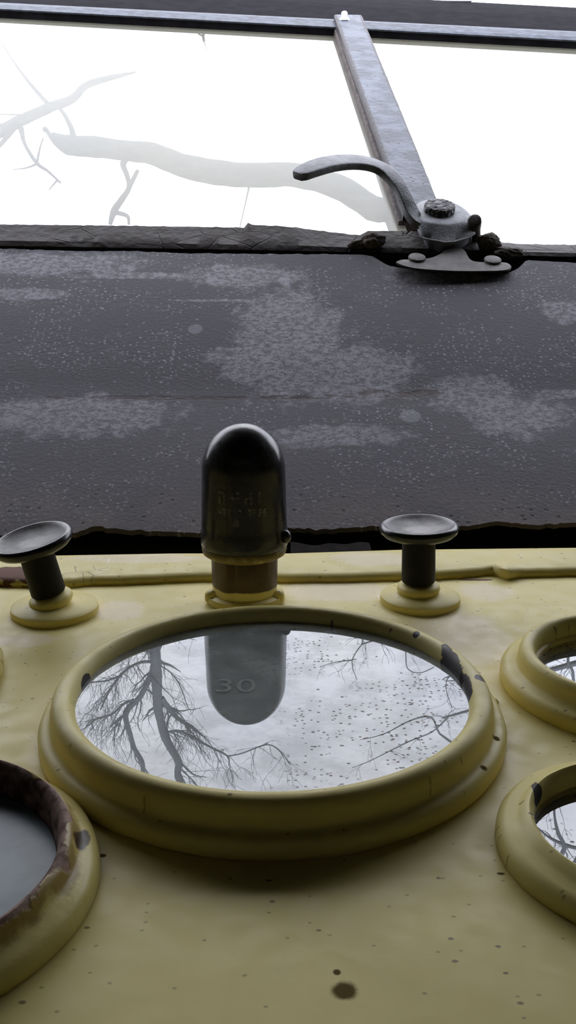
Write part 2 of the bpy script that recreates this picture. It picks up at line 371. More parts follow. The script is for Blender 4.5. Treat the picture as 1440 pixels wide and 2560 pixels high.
m_rusty = t.end(t.bsdf(col, t.math('ADD', t.math('MULTIPLY', worn, .4), .35), spec=.25, bump=t.math('ADD', t.math('MULTIPLY', worn, -1.5), t.math('MULTIPLY', t.noise(15, 4), .5)), bstr=.25))
t = NT('hazy_gauge_glass')
g1 = t.bsdf(t.mix(t.rng(t.noise(3.5, 6), .3, .7), (.10, .14, .15), (.19, .25, .26)), .35, 0, .35)
m_hazy = t.end(g1)
gauge('gauge', 'round gauge with rust-worn rim and clouded blue-grey glass, at the lower left edge', -1.50, -1.37, ru_prof, .66, .055, m_rusty, m_hazy, wob=.006, seed=8)

# small painted screw by the large gauge
p = at(1232, 1757, Z=0)
tag(mesh_obj('panel_screw', lathe([(.032, -.01), (.032, .008), (.024, .02), (.01, .026), (0, .026)], 24), m_panel, loc=p), 'tiny ochre painted screw head right of the large gauge', 'screw')

# ================================================================== DOMED WARNING LAMP
DX, DY = at(613, 1497, Z=0).xy
lamp = thing('warning_lamp', 'black domed lamp cover on a dirty ochre socket, directly behind the large gauge', 'warning lamp', (DX, DY, 0), (0, 0, 0))
t = NT('black_bakelite')
n = t.noise(5, 5); m_black = t.end(t.bsdf(t.mix(t.rng(n, .4, .7), (.012, .012, .014), (.026, .026, .031)), t.rng(t.noise(8, 5), .3, .7, .2, .32), 0, .45, bump=t.noise(30, 3), bstr=.03))
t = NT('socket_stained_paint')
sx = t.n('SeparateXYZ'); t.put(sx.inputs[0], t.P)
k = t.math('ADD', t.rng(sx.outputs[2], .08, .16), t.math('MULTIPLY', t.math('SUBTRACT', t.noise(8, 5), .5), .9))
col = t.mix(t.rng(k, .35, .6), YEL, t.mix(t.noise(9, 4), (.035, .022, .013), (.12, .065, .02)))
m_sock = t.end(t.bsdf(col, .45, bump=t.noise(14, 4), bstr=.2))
mesh_obj('socket', lathe([(.215, 0), (.222, .05), (.225, .12), (.228, .36), (.22, .37)], 96, .006, 2), m_sock, lamp)
fb = lathe([(.27, 0), (.276, .02), (.268, .05), (.24, .062), (.22, .06), (.2, .06)], 96, .004, 3)
mesh_obj('base_flange', fb, m_flange, lamp)
for sg in (-1, 1):
    b = lathe([(.05, 0), (.05, .04), (.04, .06), (.02, .07), (0, .07)], 32)
    mesh_obj('flange_bolt', b, m_flange, lamp, loc=(sg * .225, -.07, .02))
m_collar = paint('shade_browned_collar_paint', grime_shade=lambda t: t.rng(t.noise(6, 4), .25, .45), seed=12)  # heavy brown mottling stands in for shade on the collar's unlit front
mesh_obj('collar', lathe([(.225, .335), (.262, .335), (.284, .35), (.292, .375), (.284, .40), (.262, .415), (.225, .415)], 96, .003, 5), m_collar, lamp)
dp = [(.285, .40), (.297, .41), (.30, .44), (.298, .50), (.292, .53), (.290, .56)]
dp += [(.290 - .010 * q, .56 + .37 * q) for q in (.25, .5, .75, 1)]
dp += [(.28 * math.cos(a), .93 + .305 * math.sin(a)) for a in [R(6 * i) for i in range(1, 15)]] + [(0, 1.235)]
mesh_obj('lamp_cover', lathe(dp, 128), m_black, lamp, smooth=60)
bm = bmesh.new(); bmesh.ops.create_uvsphere(bm, u_segments=24, v_segments=16, radius=1)
for v in bm.verts: v.co = Vector((v.co.x * .035, v.co.y * .05, v.co.z * .045))
mesh_obj('bayonet_lug', bm, m_black, lamp, loc=(.285, -.10, .485))
# worn, unreadable lettering on the front of the cover
t = NT('worn_label_paint')
nz = t.noise(14, 5, vec=t.mp((1, 1, 1)), rough=.7)
tr = t.n('BsdfTransparent'); d = t.n('BsdfDiffuse'); t.put(d.inputs['Color'], (.30, .30, .28)); mx = t.n('MixShader')
t.put(mx.inputs[0], t.rng(nz, .40, .62, .0, .5)); t.t.links.new(tr.outputs[0], mx.inputs[1]); t.t.links.new(d.outputs[0], mx.inputs[2])
m_worn = t.end(mx.outputs[0])
bm = bmesh.new()
def wrap_patch(x0, x1, z0, z1, r):
    n = 14; a = []
    for i in range(n + 1):
        x = x0 + (x1 - x0) * i / n; th = math.asin(max(-1, min(1, x / r)))
        a.append((bm.verts.new((r * math.sin(th), -r * math.cos(th), z0)), bm.verts.new((r * math.sin(th), -r * math.cos(th), z1))))
    for A, B in zip(a, a[1:]): bm.faces.new((A[0], B[0], B[1], A[1]))
# glyph-like worn strokes, two rows
random.seed(4)
for row, (zc, hh) in enumerate(((.80, .085), (.70, .06))):
    for k in range(4 if row == 0 else 5):
        xc = -.13 + k * (.26 / (3 if row == 0 else 4)); wd = .026
        wrap_patch(xc - wd, xc - wd * .3, zc - hh / 2, zc + hh / 2, .2915)
        if k % 2 == 0: wrap_patch(xc + wd * .3, xc + wd, zc - hh / 2, zc + hh / 2, .2915)
        wrap_patch(xc - wd, xc + wd, zc + hh / 2 - .015, zc + hh / 2, .2916)
        if (k + row) % 3: wrap_patch(xc - wd, xc + wd, zc - .007, zc + .008, .2916)
wrap_patch(-.07, -.02, .61, .665, .2915)
lt = mesh_obj('worn_lettering', bm, m_worn, lamp, smooth=0); lt['label'] = 'rubbed off pale lettering'

# ================================================================== PULL KNOBS
def dusty_black():
    t = NT('dusty_black_knob')
    sx = t.n('SeparateXYZ'); t.put(sx.inputs[0], t.P)
    geo = t.n('NewGeometry') if hasattr(bpy.types, 'ShaderNodeNewGeometry') else None
    ln = t.n('VectorMath'); ln.operation = 'LENGTH'; cx = t.n('CombineXYZ'); t.put(cx.inputs[0], sx.outputs[0]); t.put(cx.inputs[1], sx.outputs[1]); t.put(ln.inputs[0], cx.outputs[0])
    ins = t.math('MULTIPLY', t.rng(ln.outputs['Value'], .20, .245, 1, 0), t.rng(sx.outputs[2], .46, .50))
    dn = t.rng(t.noise(7, 6, rough=.65), .35, .7, .25, 1)
    pt = t.math('MULTIPLY', t.spot((.03, .0, .52), (.13, .08, .3), .5, 6, .3), .5)
    k = t.math('MULTIPLY', ins, t.math('ADD', t.math('MULTIPLY', dn, .6), pt), True)
    col = t.mix(k, (.014, .014, .014), (.5, .48, .47))
    return t.end(t.bsdf(col, t.math('ADD', t.math('MULTIPLY', ins, .3), .25), 0, .5, bump=t.noise(30, 3), bstr=.08))
m_knob = dusty_black()
m_stem = simple('matt_black_stem', (.010, .010, .012), .55, vary=.3, spec=.15)
cap_prof = [(.12, .46), (.19, .462), (.235, .475), (.262, .50), (.268, .522), (.262, .542), (.248, .552), (.235, .551), (.215, .538), (.17, .522), (.1, .512), (0, .508)]
def knob(label, base, lean, wr, collar_z, stem_off=(0, 0)):
    k = thing('pull_knob', label, 'pull knob', (base.x, base.y, 0), group='black pull knobs')
    mesh_obj('washer', lathe([(wr, 0), (wr + .004, .02), (wr, .045), (wr - .02, .058), (.1, .062)], 96, .004, wr * 50), m_flange, k)
    mesh_obj('collar', lathe([(.125, .055), (.142, .065), (.15, .085), (.146, .108), (.13, .122), (.08, .125)], 64, .004, 3), m_flange, k, loc=(*stem_off, 0), rot=lean)
    mesh_obj('stem', lathe([(.075, .05), (.078, .13), (.11, .14), (.116, .15), (.113, .42), (.118, .475), (.06, .48)], 64), m_stem, k, loc=(*stem_off, 0), rot=lean)
    mesh_obj('knob_cap', lathe(cap_prof, 96), m_knob, k, loc=(*stem_off, 0), rot=lean, smooth=60)
    return k
knob('upright black pull knob with dusty dished cap, to the right of the domed lamp', at(1050, 1503, Z=0), (0, R(-1.5), 0), .272, 0, (-.01, .02))
knob('leaning black pull knob with shiny rimmed cap, at the left edge of the panel', at(138, 1529, Z=0), (R(6), R(-11), 0), .288, 0, (-.01, .02))

# ================================================================== GREY LEDGE PANEL
C0 = Vector((0, 3.985, -.165)); C1 = Vector((0, 6.1, .72)); C2 = Vector((0, 8.75, 2.19))
nl = Vector((0, -(C1.z - C0.z), C1.y - C0.y)).normalized(); nu = Vector((0, -(C2.z - C1.z), C2.y - C1.y)).normalized()
def board(px, py):
    p = onplane(px, py, C1, nu)
    return p if p.y >= C1.y else onplane(px, py, C0, nl)
def patch(px, py, rx, ry): p = board(px, py); return ((p.x, p.y, p.z), (rx, ry, 50))
t = NT('weathered_grey_ledge_paint')
n1 = t.noise(1.1, 5, vec=t.mp((.6, 1, 1)), rough=.55)
col = t.mix(t.rng(n1, .35, .68), (.050, .048, .056), (.088, .085, .097))
P = [patch(720, 850, .62, .95), patch(860, 940, .75, .45), patch(650, 905, .5, .35), patch(610, 690, .75, .22), patch(80, 660, 1.3, .22), patch(60, 735, .55, .12), patch(1300, 1040, .5, .35),
     patch(1180, 990, .5, .3), patch(820, 1090, .75, .18), patch(350, 690, .8, .07), patch(1100, 695, .6, .10), patch(200, 1040, 1.0, .35), patch(1410, 780, .25, .2), patch(640, 752, 1.0, .03), patch(1400, 985, .3, .08)]
msk = t.maxs(*[t.spot(c, r, .95, 4.5, .25) for c, r in P])
spk = t.rng(t.noise(16, 5, vec=t.mp((.8, 1.2, 1)), rough=.8), .42, .58)
msk2 = t.math('MULTIPLY', msk, t.math('ADD', t.math('MULTIPLY', spk, .8), .2))
# splashes of pale flecks all over
fl = t.maxs(t.specks(9, .06, .15, .5, (0, 0, 0), (.8, 1, 1)), t.specks(17, .08, .2, .5, (3, 0, 0), (.8, 1, 1))); fk = t.rng(t.noise(1.6, 4, vec=t.mp(loc=(3, 1, 0))), .42, .56)
fl2 = t.specks(6, .05, .11, .3, (2, 2, 0), (.8, 1, 1))
haze = t.rng(t.noise(7, 6, vec=t.mp((.7, 1.6, 1)), rough=.75), .52, .72, 0, .5)
pale = t.maxs(t.math('MULTIPLY', msk2, .62), t.math('MULTIPLY', t.math('MULTIPLY', fl, fk), .6), t.math('MULTIPLY', fl2, .35), t.math('MULTIPLY', t.math('MULTIPLY', haze, fk), .5))
col = t.mix(pale, col, (.36, .345, .385))
for (px, py, r) in ((488, 822, .085), (1026, 1040, .11), (711, 701, .075)):   # dried drops
    p = board(px, py); col = t.mix(t.math('MULTIPLY', t.spot(tuple(p), (r, r, 9), .06, 4, .1), .32), col, (.36, .37, .40))
# rust line along the crease
P = [patch(470, 995, 1.9, .035), patch(975, 985, .45, .07), patch(1065, 980, .17, .07), patch(760, 993, .6, .04)]
ru = t.maxs(*[t.spot(c, r, .8, 8, .2) for c, r in P]); ru = t.math('MULTIPLY', ru, t.rng(t.noise(13, 4, vec=t.mp((.5, 1, 1))), .38, .6))
col = t.mix(t.math('MULTIPLY', ru, .7), col, (.05, .03, .024))
# darker pits towards the ragged bottom edge
sy = t.n('SeparateXYZ'); t.put(sy.inputs[0], t.P)
low = t.rng(sy.outputs[1], 4.05, 4.9, 1, 0); pits = t.specks(8, .08, .2, .6, (.3, 0, 0))
pk = t.math('MULTIPLY', t.math('MULTIPLY', pits, low), t.rng(t.noise(3, 3), .45, .55))
col = t.mix(t.math('MULTIPLY', low, t.rng(t.noise(1.2, 3), .4, .6, .3, .8)), col, (.125, .10, .10))
col = t.mix(pk, col, (.02, .015, .013))
tiny = t.rng(t.noise(34, 3), .62, .70)
col = t.mix(t.math('MULTIPLY', tiny, .55), col, (.04, .035, .035))
hgt = t.math('ADD', t.math('MULTIPLY', msk2, .5), t.math('SUBTRACT', t.noise(26, 4), t.math('MULTIPLY', t.maxs(ru, pk), 1.0)))
m_ledge = t.end(t.bsdf(col, t.rng(n1, .3, .7, .5, .65), 0, .12, bump=hgt, bstr=.18, bdist=.03))
topE = [(-900, 600), (0, 621), (200, 628), (330, 627), (450, 633), (700, 635), (880, 636), (928, 638), (945, 650), (975, 664), (1040, 676), (1100, 680), (1200, 684), (1272, 682), (1296, 670), (1316, 650), (1350, 652), (1440, 656), (2300, 672)]
botE = [(-900, 1330), (0, 1338), (160, 1336), (205, 1328), (235, 1316), (280, 1322), (330, 1326), (500, 1332), (720, 1318), (800, 1324), (1000, 1312), (1100, 1318), (1190, 1312), (1240, 1302), (1340, 1312), (1440, 1306), (2300, 1296)]
bm = bmesh.new(); cols = []
for i in range(361):
    px = -900 + 3200 * i / 360
    jt = 2.2 * noise.noise(Vector((px * .045, 0, 0))); jb = 4 * noise.noise(Vector((px * .05, 5, 0))) + 3 * noise.noise(Vector((px * .15, 5, 0)))
    a = onplane(px, interp(px, botE) + jb, C0, nl); b = onplane(px, interp(px, topE) + jt, C1, nu)
    xc = a.x + (b.x - a.x) * (C1.y - a.y) / (b.y - a.y)
    pts = [Vector((a.x, a.y + .5, a.z - .1)), Vector((a.x, a.y + .02, a.z - .05))]
    for k in range(9): q = a.lerp(Vector((xc, C1.y, C1.z)), k / 9); pts.append(q)
    for k in range(11): q = Vector((xc, C1.y, C1.z)).lerp(b, k / 10); pts.append(q)
    for k in range(2, len(pts)): pts[k] = pts[k] + Vector((0, 0, .008 * noise.noise(Vector((pts[k].x * .8, pts[k].y * .8, 0)))))
    pts.append(b + Vector((0, .015, -.07))); pts.append(b + Vector((0, -.3, -.5)))
    cols.append([bm.verts.new(p) for p in pts])
for A, B in zip(cols, cols[1:]):
    for k in range(len(A) - 1): bm.faces.new((A[k], B[k], B[k + 1], A[k + 1]))
tag(mesh_obj('ledge_panel', bm, m_ledge, smooth=25), 'weathered dark grey metal ledge with pale worn patches, sloping up to the window', 'ledge')

# ================================================================== WINDOW
t = NT('cracked_bottom_rail_paint')
cr = t.rng(t.voro(2.2, vec=t.mp((.8, 1, 2.2)), feature='DISTANCE_TO_EDGE'), 0, .03, 1, 0)
ck = t.math('MULTIPLY', cr, t.rng(t.noise(1.3, 3), .45, .6))
col = t.mix(t.rng(t.noise(3, 6), .35, .65), (.052, .045, .043), (.033, .026, .022)); col = t.mix(ck, col, (.02, .017, .015))
m_rail = t.end(t.bsdf(col, .6, 0, .15, bump=t.math('SUBTRACT', t.noise(9, 5), t.math('MULTIPLY', ck, 2)), bstr=.6, bdist=.04))
railT = [(-900, 540), (0, 561), (300, 564), (500, 567), (612, 569), (618, 556), (630, 562), (700, 565), (752, 570), (800, 577), (870, 585), (905, 588), (916, 577), (1030, 578), (1190, 590), (1225, 600), (1260, 606), (1300, 610), (1440, 612), (2300, 640)]
window = thing('window_1', 'raked cab window', 'window'); del window['category']; window['kind'] = 'structure'
bm = bmesh.new(); cols = []
YW = 9.2
for i in range(321):
    px = -900 + 3200 * i / 320
    a = at(px, interp(px, railT) + 2 * noise.noise(Vector((px * .06, 2, 0))), Y=YW)
    wv = .04 * noise.noise(Vector((px * .02, 9, 0))) if 380 < px < 1300 else 0
    f = at(px, interp(px, [(-900, 604), (0, 614), (700, 626), (1440, 642), (2300, 655)]), Y=8.80 + wv)
    cols.append([bm.verts.new(p) for p in (f + Vector((0, .1, -.5)), f + Vector((0, .03, -.06)), f, f.lerp(a, .12) + Vector((0, -.01, .03)), f.lerp(a, .5) + Vector((0, 0, .015 + wv * .4)), a, a + Vector((0, .12, -.02)), a + Vector((0, .3, -.1)), a + Vector((0, .4, -.8)))])
for A, B in zip(cols, cols[1:]):
    for k in range(8): bm.faces.new((A[k], B[k], B[k + 1], A[k + 1]))
mesh_obj('bottom_rail', bm, m_rail, window, smooth=30)

BL, BR = at(0, 568, Y=9.3), at(1440, 618, Y=9.3); TL, TR = at(0, 40, Y=18.8), at(1440, 118, Y=18.8)
def ext(a, b, x): k = (x - a.x) / (b.x - a.x); return a + (b - a) * k
WN = (BR - BL).cross(TL - BL).normalized()
if WN.z < 0: WN = -WN
t = NT('flare_veiled_window_glass')
tl = t.n('BsdfTranslucent'); t.put(tl.inputs['Color'], (.93, .96, .97)); tp = t.n('BsdfTransparent'); gg = t.n('BsdfGlossy'); gg.inputs['Roughness'].default_value = .05
m1 = t.n('MixShader'); t.put(m1.inputs[0], t.rng(t.noise(1.2, 6, rough=.65), .3, .7,  .31, .36)); t.t.links.new(tp.outputs[0], m1.inputs[1]); t.t.links.new(tl.outputs[0], m1.inputs[2])  # translucent share of the pane imitates lens-flare haze over the branches
m2 = t.n('MixShader'); t.put(m2.inputs[0], t.math('MULTIPLY', t.schlick(.03), .5)); t.t.links.new(m1.outputs[0], m2.inputs[1]); t.t.links.new(gg.outputs[0], m2.inputs[2])
m_pane = t.end(m2.outputs[0])
mb = onplane(1052, 570, BL, WN); mt = onplane(868, 70, BL, WN)          # mullion foot and head
def pane(x0b, x1b, x0t, x1t):
    a, b, c, d = ext(BL, BR, x0b), ext(BL, BR, x1b), ext(TL, TR, x1t), ext(TL, TR, x0t)
    q = WN * .04
    mesh_obj('pane', hexa([a, b, c, d, a + q, b + q, c + q, d + q]), m_pane, window, smooth=0)
pane(-10.5, mb.x - .2, -10.5, mt.x - .2); pane(mb.x + .2, 10.5, mt.x + .2, 10.5)
ax = (mt - mb).normalized(); sd1 = ax.cross(WN).normalized()
t = NT('mullion_grey_paint')
wr = t.rng(t.noise(2.5, 6, rough=.6), .4, .62); pit = t.specks(5, .05, .13, .6); pit = t.math('MULTIPLY', pit, t.rng(t.noise(3, 2, vec=t.mp(loc=(4, 0, 0))), .52, .6))
col = t.mix(wr, (.055, .062, .078), (.10, .112, .14)); col = t.mix(pit, col, (.04, .03, .03))
dv = t.n('VectorMath'); dv.operation = 'DOT_PRODUCT'; t.put(dv.inputs[0], t.P); dv.inputs[1].default_value = sd1
xo = t.math('ABSOLUTE', t.math('SUBTRACT', dv.outputs['Value'], mb.dot(sd1)))
edge = t.rng(t.math('ADD', xo, t.math('MULTIPLY', t.math('SUBTRACT', t.noise(9, 6, rough=.75), .5), .16)), .225, .25)
col = t.mix(t.math('MULTIPLY', edge, .85), col, (.035, .028, .03))
m_mull = t.end(t.bsdf(col, .5, .0, .2, bump=t.math('SUBTRACT', t.noise(12, 5), pit), bstr=.35, bdist=.04))
m_rust = simple('rusty_brown_edge', (.085, .065, .06), .8, vary=.6, nscale=7, bump=.7)
ax = (mt - mb).normalized(); sd0 = sd = ax.cross(WN).normalized() * .265
bm = bmesh.new(); NM = 60; prev = None
for i in range(NM + 1):                      # face with frayed left edge
    c = mb.lerp(mt, i / NM); sd = sd0 * (1 + .14 * i / NM); j1 = .012 * noise.noise(Vector((i * 1.7, 0, 0))); j2 = .012 * noise.noise(Vector((i * 1.9, 7, 0)))
    row = [bm.verts.new(p) for p in (c - sd * (1 + j1 * 4) + WN * .02, c - sd * (1 + j1) + WN * .24, c - sd * .9 + WN * .265, c + sd * .9 + WN * .265, c + sd * (1 + j2 * 3) + WN * .24, c + sd + WN * .02)]
    if prev:
        for k in range(5): bm.faces.new((prev[k], prev[k + 1], row[k + 1], row[k]))
    prev = row
mesh_obj('mullion', bm, m_mull, window, smooth=30)
mesh_obj('mullion_bead', slabs(mb, mt, WN, sd0 * 1.22, -.2, .10), m_rust, window, smooth=0, bevel=.02)['label'] = 'crumbling brown putty bead under the mullion'

m_head = simple('header_shade_darkened', (.012, .0115, .0145), .9, vary=.35, nscale=3, bump=.2, spec=.03)  # near-black colour holds the shade on header beam and rail underside
m_strip = simple('top_rail_grey_blue', (.06, .07, .095), .5, vary=.5, nscale=6, bump=.3, spec=.15)
def sweep(name, sec, mat, parent, **k):
    bm = bmesh.new(); E = []
    for x in (-1400, 720, 2900):
        E.append([bm.verts.new(at(x, yl + (yr - yl) * x / 1440, Y=Y)) for yl, yr, Y in sec])
    n = len(sec)
    for A, B in zip(E, E[1:]):
        for q in range(n): bm.faces.new((A[q], B[q], B[(q + 1) % n], A[(q + 1) % n]))
    bm.faces.new(E[0]); bm.faces.new(E[-1]); return mesh_obj(name, bm, mat, parent, **k)
sweep('top_rail', [(57, 136, 19.0), (52, 130, 18.55), (25, 104, 18.4), (22, 100, 18.4), (22, 100, 19.0)], m_head, window, smooth=0)
sweep('top_rail_lip', [(26, 105, 18.34), (22, 101, 18.30), (9, 81, 18.8), (6, 78, 19.15), (22, 100, 19.1)], m_strip, window, smooth=0)
hd = sweep('header_beam', [(10, 82, 19.1), (8, 80, 19.05), (-25, 48, 20.3), (-58, 19, 22.0), (-55, 22, 22.7), (0, 75, 22.7)], m_head, None, smooth=50)
tag(hd, 'dark beam across the top of the view above the window rail', 'beam')
p = at(861, 55, Y=18.4); ps = thing('threaded_stud', 'small bright metal stud on the top rail above the window bar', 'stud', p, (R(-20), 0, 0))
m_met = simple('bright_worn_metal', (.62, .64, .68), .35, .6, vary=.3, nscale=10)
mesh_obj('nut', lathe([(.13, -.02), (.13, .05), (.10, .07), (.05, .07)], 6), m_met, ps, smooth=20)
mesh_obj('shank', lathe([(.068, .03), (.068, .2), (.055, .215), (0, .215)], 24), m_met, ps)
p = at(1150, 2, Y=22.1)
tag(mesh_obj('bracket', box((0, 0, 0), (.55, .2, .07)), m_met, loc=p, bevel=.015), 'small pale bracket on top of the dark beam at the upper edge', 'bracket')

# crumbling putty by the latch
m_putty = simple('crumbled_putty', (.11, .09, .075), .9, vary=.6, nscale=9, bump=.5)
def lump(px, py, Y, r, label, sc=(1, 1, 1), seed=0):
    bm = bmesh.new(); bmesh.ops.create_icosphere(bm, subdivisions=5, radius=1)
    for v in bm.verts:
        d = 1 + .35 * noise.noise(v.co * 1.3 + Vector((seed, 0, 0))) + .12 * noise.noise(v.co * 3 + Vector((seed, 0, 0))) + .05 * noise.noise(v.co * 7)
        v.co = Vector((v.co.x * sc[0], v.co.y * sc[1], v.co.z * sc[2])) * d * r
    return tag(mesh_obj('putty_lump', bm, m_putty, loc=at(px, py, Y=Y), smooth=60), label, 'putty', None)
lump(932, 602, 8.86, .13, 'dark crumbling lump of putty on the window rail, left of the latch', (1.2, .7, .75), 1)
lump(895, 612, 8.86, .09, 'smaller crumb of putty, leftmost of those beside the latch', (1.3, .6, .7), 5)
lump(1222, 606, 8.86, .14, 'rounded brown lump of putty, just right of the latch pin', (1.1, .7, .85), 3)
lump(1262, 634, 8.80, .15, 'broken wedge of putty, rightmost of those beside the latch', (1.5, .7, .6), 9)

# ================================================================== WINDOW LATCH
m_latch = simple('worn_latch_metal', (.17, .175, .19), .5, .15, vary=.4, nscale=7, bump=.35)
m_latch2 = simple('brown_latch_metal', (.085, .076, .070), .6, .3, vary=.45, nscale=7, bump=.5)
L0 = onplane(1140, 672, C1, nu) - nu * -.03; LN = WN.copy()
latch = thing('window_latch', 'dark metal window latch with a curved lever, at the foot of the window bar', 'latch', L0)
def lp(px, py, n): return onplane(px, py, L0, LN, n) - L0
def loft(rings, m=5, capm=True):
    bm = bmesh.new(); V = []
    for pts, n in rings:
        q = pts + pts[:3]; rs = resample([pts[-1]] + q, m); rs = rs[m:m + m * len(pts)]
        V.append([bm.verts.new(lp(x, y, n)) for x, y in rs])
    k = len(V[0])
    for A, B in zip(V, V[1:]):
        for i in range(k): bm.faces.new((A[i], A[(i + 1) % k], B[(i + 1) % k], B[i]))
    bm.faces.new(V[0]); bm.faces.new(V[-1]); return bm
plate = [(990, 656), (1003, 649), (1030, 648), (1075, 644), (1100, 634), (1118, 622), (1145, 618), (1162, 626), (1176, 648), (1200, 655), (1260, 656), (1276, 662), (1277, 670), (1262, 677), (1200, 679), (1120, 678), (1050, 673), (1012, 666)]
mesh_obj('mounting_plate', loft([([(x, y + 4) for x, y in plate], .0), ([(x, y + 1) for x, y in plate], .055), ([(1140 + (x - 1140) * .985, 655 + (y - 655) * .93) for x, y in plate], .07)], 4), m_latch2, latch, smooth=35)
for sx_, sy_ in ((1042, 648), (1231, 654)):
    b = lathe([(.108, 0), (.112, .02), (.105, .035), (.09, .04), (.0, .042)], 40)
    o = mesh_obj('screw', b, m_latch2, latch, loc=lp(sx_, sy_, .06)); o.rotation_euler = LN.to_track_quat('Z', 'Y').to_euler()
sk = [(1051, 592), (1080, 600), (1112, 606), (1150, 600), (1187, 583), (1190, 560), (1160, 530), (1100, 512), (1050, 525), (1042, 560)]
mesh_obj('housing', loft([([(1118 + (x - 1118) * .80, y + 26) for x, y in sk], -.04), ([(1118 + (x - 1118) * .86, y - 2) for x, y in sk], .12), (sk, .16), ([(x, y - 3) for x, y in sk], .175),
    ([(1050, 574), (1080, 578), (1112, 582), (1148, 578), (1176, 566), (1180, 545), (1155, 518), (1100, 502), (1048, 512), (1042, 545)], .235),
    ([(1042, 550), (1075, 560), (1110, 564), (1140, 562), (1166, 552), (1168, 532), (1142, 510), (1098, 498), (1052, 504), (1036, 524)], .30),
    ([(1045, 546), (1077, 555), (1110, 559), (1138, 557), (1160, 548), (1162, 532), (1138, 512), (1098, 501), (1056, 507), (1042, 524)], .315)]), m_latch, latch, smooth=45)
mesh_obj('housing_lip', tube([lp(x, y, .168) for x, y in [(1049, 590), (1062, 597), (1080, 601), (1112, 607), (1135, 605), (1152, 600), (1172, 593), (1188, 584)]], [.008] + [.016] * 6 + [.008], n=8), m_latch, latch)
bh = lathe([(.19, -.02), (.205, 0), (.205, .07), (.195, .09), (.16, .095), (.1, .10), (0, .10)], 64)
for v in bh.verts:
    if v.co.z > .08: v.co.z += .012 * noise.noise(Vector((v.co.x * 30, v.co.y * 30, 0)))
t = NT('corroded_bolt_head'); v_ = t.rng(t.voro(14), .2, .5)
m_bolt = t.end(t.bsdf(t.mix(v_, (.16, .16, .165), (.035, .033, .033)), .6, .2, bump=t.math('ADD', t.voro(14), t.noise(20, 4)), bstr=1, bdist=.05))
o = mesh_obj('pivot_bolt', bh, m_bolt, latch, loc=lp(1098, 528, .31)); o.rotation_euler = LN.to_track_quat('Z', 'Y').to_euler()
mesh_obj('stop_pin', tube([lp(1191, 596, .0), lp(1189, 575, .14), lp(1187, 557, .30), lp(1186, 552, .345), lp(1186, 551, .355)], [.058, .064, .088, .09, .07], n=24), m_latch2, latch)
LV = [(745, 441, .80, .075), (752, 436, .81, .12), (775, 425, .83, .155), (820, 411, .84, .175), (875, 405, .82, .175), (925, 411, .78, .155), (965, 430, .70, .125), (995, 462, .60, .10), (1015, 500, .47, .095), (1030, 535, .34, .11), (1048, 556, .25, .13), (1075, 560, .22, .12)]
LV = resample(LV, 5); cen = [lp(x, y, n) for x, y, n, w_ in LV]; bm = bmesh.new(); prev = None
for i, c in enumerate(cen):
    T = (cen[min(i + 1, len(cen) - 1)] - cen[max(i - 1, 0)]).normalized(); W = T.cross(LN).normalized(); U = W.cross(T).normalized()
    if U.dot(LN) < 0: U = -U
    wd = LV[i][3]; th = .052; rg = []
    for k in range(16):
        a = 2 * math.pi * k / 16; ca, sa = math.cos(a), math.sin(a)
        x = math.copysign(abs(ca) ** .3, ca) * wd; z = math.copysign(abs(sa) ** .35, sa) * th
        rg.append(bm.verts.new(c + W * x + U * z))
    if prev:
        for k in range(16): bm.faces.new((prev[k], prev[(k + 1) % 16], rg[(k + 1) % 16], rg[k]))
    else: bm.faces.new(rg)
    prev = rg
bm.faces.new(prev)
mesh_obj('lever', bm, m_latch, latch, smooth=60)

# ================================================================== BARE TREES OUTSIDE
t = NT('bare_bark'); m_bark = t.end(t.bsdf(t.mix(t.noise(2, 5), (.17, .18, .20), (.30, .31, .33)), .9, 0, .1))
t = NT('dark_bark'); m_bark2 = t.end(t.bsdf(t.mix(t.noise(2, 5), (.03, .033, .038), (.05, .052, .056)), .9, 0, .1))
def twigs(bm, base, rad, rng_, depth, n, length, spread=1.0, grav=.1):
    """side shoots growing off a polyline"""
    for _ in range(n):
        i = rng_.randrange(1, len(base) - 1); p = base[i]; T = (base[i + 1] - base[i - 1]).normalized()
        side = Vector((rng_.uniform(-1, 1), rng_.uniform(-.7, .7), rng_.uniform(-.6, 1)))
        d = (T * rng_.uniform(.4, 1.1) + side * spread).normalized(); L = length * rng_.uniform(.5, 1.2)
        pts = [p.copy()]; r0 = min(rad[i] * .55, rad[i] - .01) if rad[i] > .08 else rad[i] * .7; rr = [r0 * .65]; m = 7
        for k in range(m):
            d = (d + Vector((rng_.uniform(-.35, .35), rng_.uniform(-.25, .25), rng_.uniform(-.3, .38) + grav))).normalized()
            pts.append(pts[-1] + d * L / m); rr.append(max(.016, r0 * .7 * (1 - (k + 1) / m * .8)))
        tube(pts, rr, bm, n=5)
        if depth > 0: twigs(bm, pts, rr, rng_, depth - 1, max(2, n // 4 + 1), length * .5, spread, grav)
def limb(bm, pts, rads, m=4):
    q = resample([(*p, r) for p, r in zip(pts, rads)], m); P = [Vector(a[:3]) for a in q]; Rr = [max(.02, a[3]) for a in q]
    tube(P, Rr, bm, n=8, jit=.12); return P, Rr
def tree(label, root, limbs, seed, nt, tl, depth=1, group='bare winter trees outside the window', spread=1.0, bark=None):
    o = thing('bare_tree', label, 'tree', root, group=None); rn = random.Random(seed); root = Vector(root)
    for i, (pts, rads, k) in enumerate(limbs):
        bb = bmesh.new()
        P, Rr = limb(bb, [p - root for p in pts], rads)
        if k: twigs(bb, P, Rr, rn, depth, int(nt * k), tl, spread)
        mesh_obj('branch' if i else 'trunk', bb, bark or m_bark, o, smooth=80)
    return o
